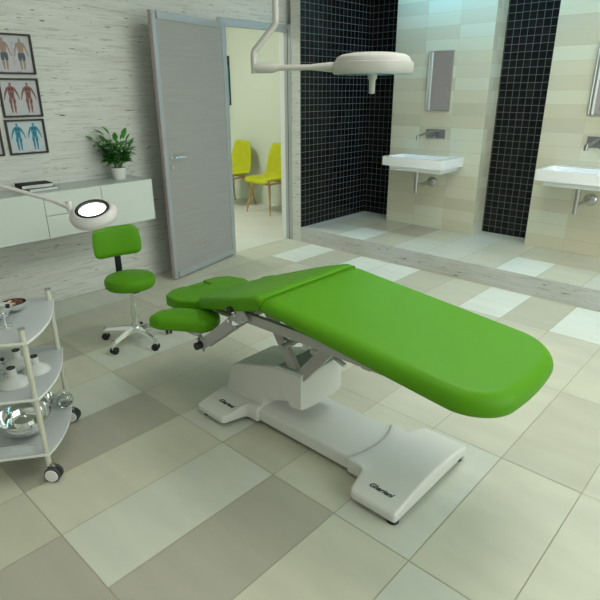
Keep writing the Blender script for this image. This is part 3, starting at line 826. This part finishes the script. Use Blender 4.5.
inb = P(None, 'chrome_dish', CHROME, lambda bm: (lathe(bm, [(0, .0), (.03, .0), (.062, .02), (.066, .04), (.05, .062), (.02, .072), (0, .073)], n=36), lathe(bm, [(0, .07), (.012, .074), (.012, .086), (0, .09)], n=20)))
inb.location = (-2.26, .657, ZB+.0165); tag(inb, 'rounded shiny covered dish lying inside the large polished bowl', 'dish')
b5 = P(None, 'chrome_bowl', CHROME, lambda bm: bowl_bm(bm, .062, .060)); b5.location = (-2.407, .785, ZB)
tag(b5, 'medium polished bowl behind the large bowl on the bottom trolley shelf', 'bowl')
jr = thing('glass_jar', 'round clear glass jar with lid, on the bottom shelf beside the rear post', 'jar', (-2.355, .877, ZB))
P(jr, 'jar_body', CGLASS, lambda bm: lathe(bm, [(0, 0), (.026, 0), (.034, .010), (.038, .028), (.034, .046), (.024, .054), (.024, .058), (.021, .058), (.021, .052), (.031, .044), (.035, .028), (.031, .012), (0, .003)], n=32))
P(jr, 'jar_lid', CHROME, lambda bm: lathe(bm, [(0, .0585), (.026, .0585), (.026, .062), (.010, .068), (.006, .070), (.009, .078), (0, .081)], n=28))
tray = P(None, 'clear_tray', mat('clear_grey_acrylic', (.55, .58, .57), .15), lambda bm: (box(bm, (-.09, -.030, 0), (.09, .030, .003)), box(bm, (-.09, -.030, .003), (.09, -.027, .012)), box(bm, (-.09, .027, .003), (.09, .030, .012)), box(bm, (.087, -.027, .003), (.09, .027, .012)), box(bm, (-.09, -.027, .003), (-.087, .027, .012))), 0)
tray.location = (-2.163, .557, ZB); tray.rotation_euler = (0, 0, math.atan2(-nv.y, -nv.x)); tag(tray, 'low clear tray along the front edge of the bottom trolley shelf', 'tray')

# ------------------------------------------------------------------ washroom fittings
def basin(cx, label, group='wall-hung rectangular basins'):
    t = thing('wash_basin', label, 'sink', (cx, YP, .925), group=group)
    W, D, H = .69, .43, .088
    def rim(bm):
        hw = W/2
        t_ = bmesh.new()
        out = roundpoly([(-hw, -D), (hw, -D), (hw, .001), (-hw, .001)], [.012]*4, 3)
        inn = roundpoly([(-hw+.035, -D+.035), (hw-.10, -D+.035), (hw-.10, -.115), (-hw+.035, -.115)], [.03]*4, 3)
        floor_ = [Vector((p.x*.9, -.24+(p.y+.24)*.82)) for p in inn]
        A = [t_.verts.new((p.x, p.y, -H)) for p in out]; B = [t_.verts.new((p.x, p.y, 0)) for p in out]
        Ci = [t_.verts.new((p.x, p.y, 0)) for p in inn]; Dd = [t_.verts.new((p.x, p.y, -.062)) for p in floor_]
        n = len(out)
        for a, b in ((A, B), (B, Ci), (Ci, Dd)):
            for k in range(n): t_.faces.new((a[k], a[(k+1) % n], b[(k+1) % n], b[k]))
        t_.faces.new(A); t_.faces.new(Dd)
        bmesh.ops.bevel(t_, geom=[e for e in t_.edges if all(abs(v.co.z) < 1e-5 for v in e.verts) and len(e.link_faces) == 2 and any(abs(f.normal.z) < .5 for f in e.link_faces)], offset=.003, segments=2, affect='EDGES')
        merge(bm, t_)
    P(t, 'basin_bowl', PORC, rim, 40)
    P(t, 'underside', PORC, lambda bm: box(bm, (-W/2+.055, -D+.07, -H-.05), (W/2-.055, .001, -H+.001), .006))
    P(t, 'drain', CHROME, lambda bm: lathe(bm, [(0, -.058), (.022, -.058), (.020, -.0555), (0, -.055)], (-.04, -.24, 0), n=20))
    tp = t; zf = .652-.925
    P(tp, 'trap_tube', STEEL, lambda bm: (cyl(bm, (-.025, -.26, .565-.925), (-.025, -.26, -H-.0495), .020, n=20),
                                         tube(bm, [(-.025, -.26, zf-.01), (.0, -.15, zf-.006), (.012, -.02, zf)], .015, 12)))
    P(tp, 'wall_flange', STEEL, lambda bm: lathe(bm, [(0, 0), (.052, 0), (.050, .012), (.034, .024), (0, .026)], n=28, mtx=Matrix.Translation((.015, .001, zf)) @ Matrix.Rotation(PI/2, 4, 'X')))
    fx = cx+.01
    fc = thing('basin_tap', 'wall-mounted chrome tap with long spout over the '+('right-hand' if cx > -2 else 'left-hand')+' basin', 'tap', (fx, YP, 0), group='wall-mounted basin taps')
    P(fc, 'wall_plate', mat('dark_brushed_plate', (.30, .29, .30), .3, .8), lambda bm: box(bm, (-.11, -.012, 1.092), (.10, .001, 1.180), .002))
    P(fc, 'spout', DSTEEL, lambda bm: (tube(bm, [(.03, -.010, 1.160), (.0, -.06, 1.160), (-.02, -.32, 1.130)], [.014, .013, .011], 12), cyl(bm, (-.02, -.315, 1.136), (-.022, -.325, 1.090), .015)))
    P(fc, 'lever', DSTEEL, lambda bm: (cyl(bm, (.01, -.012, 1.125), (.01, -.035, 1.125), .012), tube(bm, [(.01, -.035, 1.125), (.01, -.05, 1.105), (.01, -.055, 1.085)], .006, 8)))
    return t
basin(-2.885, 'white rectangular wall-hung basin on the left tiled pier, wholly in view')
basin(-1.335, 'white rectangular wall-hung basin on the right tiled pier, cut off by the picture edge')
def mirror(x0, x1, z0, z1, label):
    t = thing('wall_mirror', label, 'mirror', (0, YP, 0), group='tall narrow wall mirrors')
    P(t, 'mirror_body', STEEL, lambda bm: box(bm, (x0, -.026, z0), (x1, -.001, z1), .003))
    P(t, 'mirror_face', MIRROR, lambda bm: box(bm, (x0+.055, -.0275, z0+.008), (x1-.008, -.0255, z1-.008)))
    P(t, 'edge_strip', mat('bevel_white_reflection', (.85, .87, .86), .12, .3), lambda bm: (box(bm, (x0+.034, -.028, z0+.006), (x0+.052, -.0255, z1-.006)), box(bm, (x0+.008, -.028, z0+.006), (x0+.016, -.0255, z1-.006))), 0)  # bright reflection in the mirror's bevel, painted as white strips
mirror(-3.012, -2.750, 1.357, 1.908, 'tall narrow mirror above the left basin')
mirror(-1.470, -1.208, 1.350, 1.90, 'tall narrow mirror above the right basin, at the picture edge')

# ------------------------------------------------------------------ waiting room
def shell_chair(loc, rz, label):
    t = thing('shell_chair', label, 'chair', loc, rz, 'yellow-green shell chairs in the waiting room')
    # faces -Y; one curved sheet swept from the front lip to the top of the back
    prof = [(-.235, .400, .185), (-.225, .425, .215), (-.17, .435, .235), (-.06, .428, .245), (.05, .422, .245), (.12, .430, .238), (.165, .455, .228), (.190, .50, .218), (.208, .57, .222), (.222, .65, .215), (.236, .74, .198), (.250, .82, .176), (.258, .865, .155), (.262, .888, .115)]
    def sh(bm):
        n = 14; rows_ = []
        # resample for smoothness
        pr = []
        for i in range(len(prof)-1):
            for k in range(2):
                pr.append(tuple(prof[i][j]+(prof[i+1][j]-prof[i][j])*k/2 for j in range(3)))
        pr.append(prof[-1])
        for side in (0, 1):
            g = []
            for i, (y, z, w) in enumerate(pr):
                a = pr[max(0, i-1)]; b = pr[min(len(pr)-1, i+1)]; d = Vector((0, b[0]-a[0], b[1]-a[1])).normalized(); nn = Vector((0, -d.z, d.y))
                row = []
                for k in range(n+1):
                    u = -1+2*k/n; cup = .045*u*u*(1 if z > .41 else .3)
                    th = .030*(1-u**4)**.5 if side == 0 else 0
                    p = Vector((u*w, y, z))+nn*(cup+th*min(1, i/2, (len(pr)-1-i)/2)) - (nn*.012 if side else Vector((0, 0, 0)))*(1-u**6)
                    row.append(bm.verts.new(p))
                g.append(row)
            rows_.append(g)
            for i in range(len(g)-1):
                for k in range(n): bm.faces.new((g[i][k], g[i+1][k], g[i+1][k+1], g[i][k+1]))
        g0, g1 = rows_
        m = len(g0)
        ring0 = [g0[i][0] for i in range(m)]+[g0[-1][k] for k in range(1, n+1)]+[g0[i][n] for i in range(m-2, -1, -1)]+[g0[0][k] for k in range(n-1, 0, -1)]
        ring1 = [g1[i][0] for i in range(m)]+[g1[-1][k] for k in range(1, n+1)]+[g1[i][n] for i in range(m-2, -1, -1)]+[g1[0][k] for k in range(n-1, 0, -1)]
        for k in range(len(ring0)):
            try: bm.faces.new((ring0[k], ring0[(k+1) % len(ring0)], ring1[(k+1) % len(ring0)], ring1[k]))
            except ValueError: pass
        bmesh.ops.remove_doubles(bm, verts=bm.verts, dist=.0008)
    P(t, 'seat_shell', YELLOW, sh, 70)
    P(t, 'seat_frame', WOOD, lambda bm: (box(bm, (-.165, -.165, .385), (.165, -.140, .408), .003), box(bm, (-.165, .12, .385), (.165, .145, .408), .003),
                                        box(bm, (-.165, -.14, .385), (-.140, .12, .408), .003), box(bm, (.140, -.14, .385), (.165, .12, .408), .003)))
    for sx in (-1, 1):
        for sy_ in (-1, 1):
            P(t, 'leg', WOOD, lambda bm: cyl(bm, (sx*.15, -.15 if sy_ < 0 else .13, .40), (sx*.232, sy_*.225, 0), .016, .011, 12))
    return t
shell_chair((-6.07, 5.14, 0), 0, 'yellow-green shell chair on wooden legs nearest the grey door leaf, left of the pair')
shell_chair((-5.31, 5.14, 0), 0, 'yellow-green shell chair on wooden legs, partly hidden by the right door jamb')
pn = thing('wall_panel_picture', 'tall narrow teal picture on the waiting room wall, half hidden by the door', 'picture', (-6.60, 5.5, 0))
P(pn, 'picture_frame', FRAME, lambda bm: box(bm, (-.30, -.020, 1.36), (.155, -.001, 2.02), .002))
P(pn, 'picture_print', TEAL, lambda bm: box(bm, (-.292, -.0225, 1.368), (.145, -.0195, 1.90)))

# ------------------------------------------------------------------ examination lamp on the ceiling arm
op = thing('examination_lamp', 'white ceiling-hung examination lamp with flat round head over the table', 'lamp', (-1.57, 2.21, 0))
HX, HY, HZ = -1.590, 2.221, 1.660
PXX, PYY = -2.02, 1.872
def rel(p): return Vector(p)-Vector((-1.57, 2.21, 0))
ad = (Vector((PXX, PYY, 0))-Vector((HX, HY, 0))).normalized()
perp = Vector((-ad.y, ad.x, 0))
q = Vector((PXX, PYY, 0))-ad*.106
P(op, 'ceiling_arm', LAMPW, lambda bm: (tube(bm, [rel((PXX, PYY, 1.625)), rel((PXX, PYY, 1.705)), rel((PXX, PYY, 1.718)), rel((q.x, q.y, 1.832)), rel((q.x, q.y, 1.848)), rel((q.x, q.y, CH-.04))], .0138, 16)))
P(op, 'ceiling_rose', LAMPW, lambda bm: lathe(bm, [(0, -.05), (.03, -.05), (.07, -.02), (.075, 0), (0, 0)], rel((q.x, q.y, CH-.0005)), n=28))
a0 = Vector((PXX, PYY, 1.648)); a1 = Vector((HX, HY, 1.650))+ad*.222
P(op, 'joint_sleeve', LAMPW, lambda bm: (tube(bm, [rel(a0), rel(a0-ad*.02), rel(a0-ad*.085), rel(a0-ad*.115)], [.018, .023, .023, .014], 16)))
P(op, 'boom', LAMPW, lambda bm: cyl(bm, rel(a0-ad*.09), rel(a1), .0125, n=16))
def yoke(bm):
    c = a1; tube(bm, [rel(c+ad*.06), rel(c+ad*.02), rel(c-ad*.02), rel(c-ad*.07)], [.013, .017, .021, .024], 16)
    cyl(bm, rel(c-ad*.085-perp*.04), rel(c-ad*.085+perp*.04), .024)
P(op, 'yoke', LAMPW, yoke)
hd = P(op, 'lamp_head', LAMPW, lambda bm: lathe(bm, [(0, .050), (.10, .048), (.145, .041), (.166, .030), (.174, .014), (.1745, .010), (.184, .008), (.186, 0), (.186, -.034), (.182, -.040), (.174, -.041), (.174, -.036), (0, -.036)], rel((HX, HY, HZ)), n=64))
P(hd, 'lamp_glass', LENSB, lambda bm: lathe(bm, [(0, -.0365), (.172, -.0365), (.172, -.0435), (0, -.046)], rel((HX, HY, HZ)), n=64))
P(hd, 'handle', LAMPW, lambda bm: lathe(bm, [(0, -.04), (.022, -.042), (.022, -.058), (.015, -.068), (.0135, -.125), (0, -.127)], rel((HX, HY, HZ)), n=24))

# ------------------------------------------------------------------ magnifier lamp
MC = Vector((-2.047, 1.002, 1.101))
ml = thing('magnifier_lamp', 'round white magnifier lamp with glowing lens held over the stool by thin arm', 'magnifier lamp', tuple(MC))
ctoc = (Vector((0, 0, 1.546))-MC)
h_ = Vector((ctoc.x, ctoc.y, 0)).normalized(); right = Vector((-h_.y, h_.x, 0))
nrm = (Vector((0, 0, 1))*math.cos(math.radians(22))+(h_*math.cos(.35)-right*math.sin(.35))*math.sin(math.radians(22))).normalized()
RM = nrm.to_track_quat('Z', 'Y').to_matrix().to_4x4() @ Matrix.Scale(.83, 4)
P(ml, 'lamp_ring', MAGW, lambda bm: lathe(bm, [(.074, .004), (.074, .015), (.079, .018), (.088, .018), (.100, .008), (.111, -.004), (.113, -.016), (.110, -.030), (.098, -.040), (.078, -.043), (.072, -.038), (.072, .004)], n=64, mtx=RM))
P(ml, 'lens_seal', BLACK, lambda bm: lathe(bm, [(.064, .004), (.064, .0185), (.067, .021), (.078, .021), (.080, .0185), (.0738, .014), (.0738, .004), (.064, .004)], n=64, mtx=RM))
P(ml, 'lens', LENSM, lambda bm: lathe(bm, [(0, -.004), (.05, .002), (.0638, .008), (.0638, .010), (.045, .017), (0, .021)], n=48, mtx=RM))
e0 = Vector((0, 0, 0))
# arm runs left out of the picture, to a floor stand beside the trolley
left = -right
fw = -h_
A0 = -(right)*.105*(-1 if False else 1)
camr = Vector((.734, .679, 0))
A0 = -camr*.092+Vector((0, 0, .022))
A1 = -camr*.15+Vector((0, 0, .046))
A2 = -camr*.80+Vector((0, 0, .235))
P(ml, 'swivel_joint', MAGW, lambda bm: (tube(bm, [A0, A0*.5+A1*.5, A1], [.014, .011, .009], 12), cyl(bm, A0+Vector((0, 0, -.02)), A0+Vector((0, 0, .022)), .011)))
P(ml, 'arm', MAGW, lambda bm: (tube(bm, [A1, A1*.5+A2*.5, A2], .0085, 12)))
A3 = A2+Vector((-.02, -.03, -.10))
P(ml, 'stand', MAGW, lambda bm: (tube(bm, [A2+Vector((0, 0, .02)), A2+Vector((0, 0, -.02)), (A2.x, A2.y, -MC.z+.04)], .013, 14),
     lathe(bm, [(0, 0), (.16, 0), (.16, .012), (.03, .035), (0, .04)], (A2.x, A2.y, -MC.z), n=32)))

# ------------------------------------------------------------------ lights
def ceiling_light(x, y, sx, sy_, label, col, power, group, z=CH):
    t = thing('ceiling_light', label, 'light', (x, y, z), group=group)
    P(t, 'frame', WHITE, lambda bm: (box(bm, (-sx/2-.02, -sy_/2-.02, -.03), (-sx/2, sy_/2+.02, -.0005)), box(bm, (sx/2, -sy_/2-.02, -.03), (sx/2+.02, sy_/2+.02, -.0005)),
                                     box(bm, (-sx/2, -sy_/2-.02, -.03), (sx/2, -sy_/2, -.0005)), box(bm, (-sx/2, sy_/2, -.03), (sx/2, sy_/2+.02, -.0005))), 0)
    P(t, 'diffuser', mat('lit_diffuser', (.9, .9, .9), .5, emit=col, es=power), lambda bm: box(bm, (-sx/2, -sy_/2, -.02), (sx/2, sy_/2, -.0006)), 0)
    return t
ceiling_light(-.9, .6, 1.5, 1.5, 'unseen square fill light added above the near end of the room', (1, 1, .91), 1.9, 'added square fill lights')  # unseen panel, added as soft fill for the near floor
ceiling_light(-.9, 3.0, 1.5, 1.5, 'unseen square fill light added above the far side of the treatment table', (1, 1, .92), 6.6, 'added square fill lights')  # unseen panel, added to brighten the far floor and table
ceiling_light(-2.6, 4.9, 1.6, .25, 'long bluish ceiling light above the left basin', (.24, .66, 1.0), 8.0, 'bluish washroom ceiling lights', ZC)
ceiling_light(-.6, 4.9, 1.6, .25, 'long bluish ceiling light above the right basin', (.24, .66, 1.0), 8.0, 'bluish washroom ceiling lights', ZC)
ceiling_light(-5.9, 3.4, .8, .8, 'square ceiling light in the waiting room', (.97, 1, .90), 26.0, 'waiting room ceiling light')
def area(name, loc, rot, sx, sy_, col, e):
    d = bpy.data.lights.new(name, 'AREA'); d.shape = 'RECTANGLE'; d.size = sx; d.size_y = sy_; d.color = col; d.energy = e
    o = bpy.data.objects.new(name, d); C.objects.link(o); o.location = loc; o.rotation_euler = rot
    return o
area('window_daylight', (2.38, 2.4, 1.7), (0, math.radians(82), 0), 2.2, 3.6, (.90, 1, .95), 75)
w = bpy.data.worlds.new('world'); SC.world = w; w.use_nodes = True
bg = w.node_tree.nodes['Background']; bg.inputs[0].default_value = (.84, .90, .79, 1); bg.inputs[1].default_value = .52

# ------------------------------------------------------------------ camera
cam = bpy.data.cameras.new('camera'); co = bpy.data.objects.new('camera', cam); C.objects.link(co); SC.camera = co
cam.sensor_width = 36; cam.sensor_fit = 'HORIZONTAL'; cam.lens = 36*538.1/600; cam.clip_start = .02
p, y, r = [math.radians(v) for v in (21.2, -42.77, -.23)]
F = Vector((math.sin(y)*math.cos(p), math.cos(y)*math.cos(p), -math.sin(p)))
Rt = F.cross(Vector((0, 0, 1))).normalized(); U = Rt.cross(F)
R2 = Rt*math.cos(r)+U*math.sin(r); U2 = -Rt*math.sin(r)+U*math.cos(r)
M = Matrix((R2, U2, -F)).transposed().to_4x4(); M.translation = (0, 0, 4.546*.34)
co.matrix_world = M
SC.view_settings.view_transform = 'Standard'; SC.view_settings.look = 'None'
SC.view_settings.exposure = 0; SC.view_settings.gamma = 1; SC.view_settings.use_curve_mapping = False
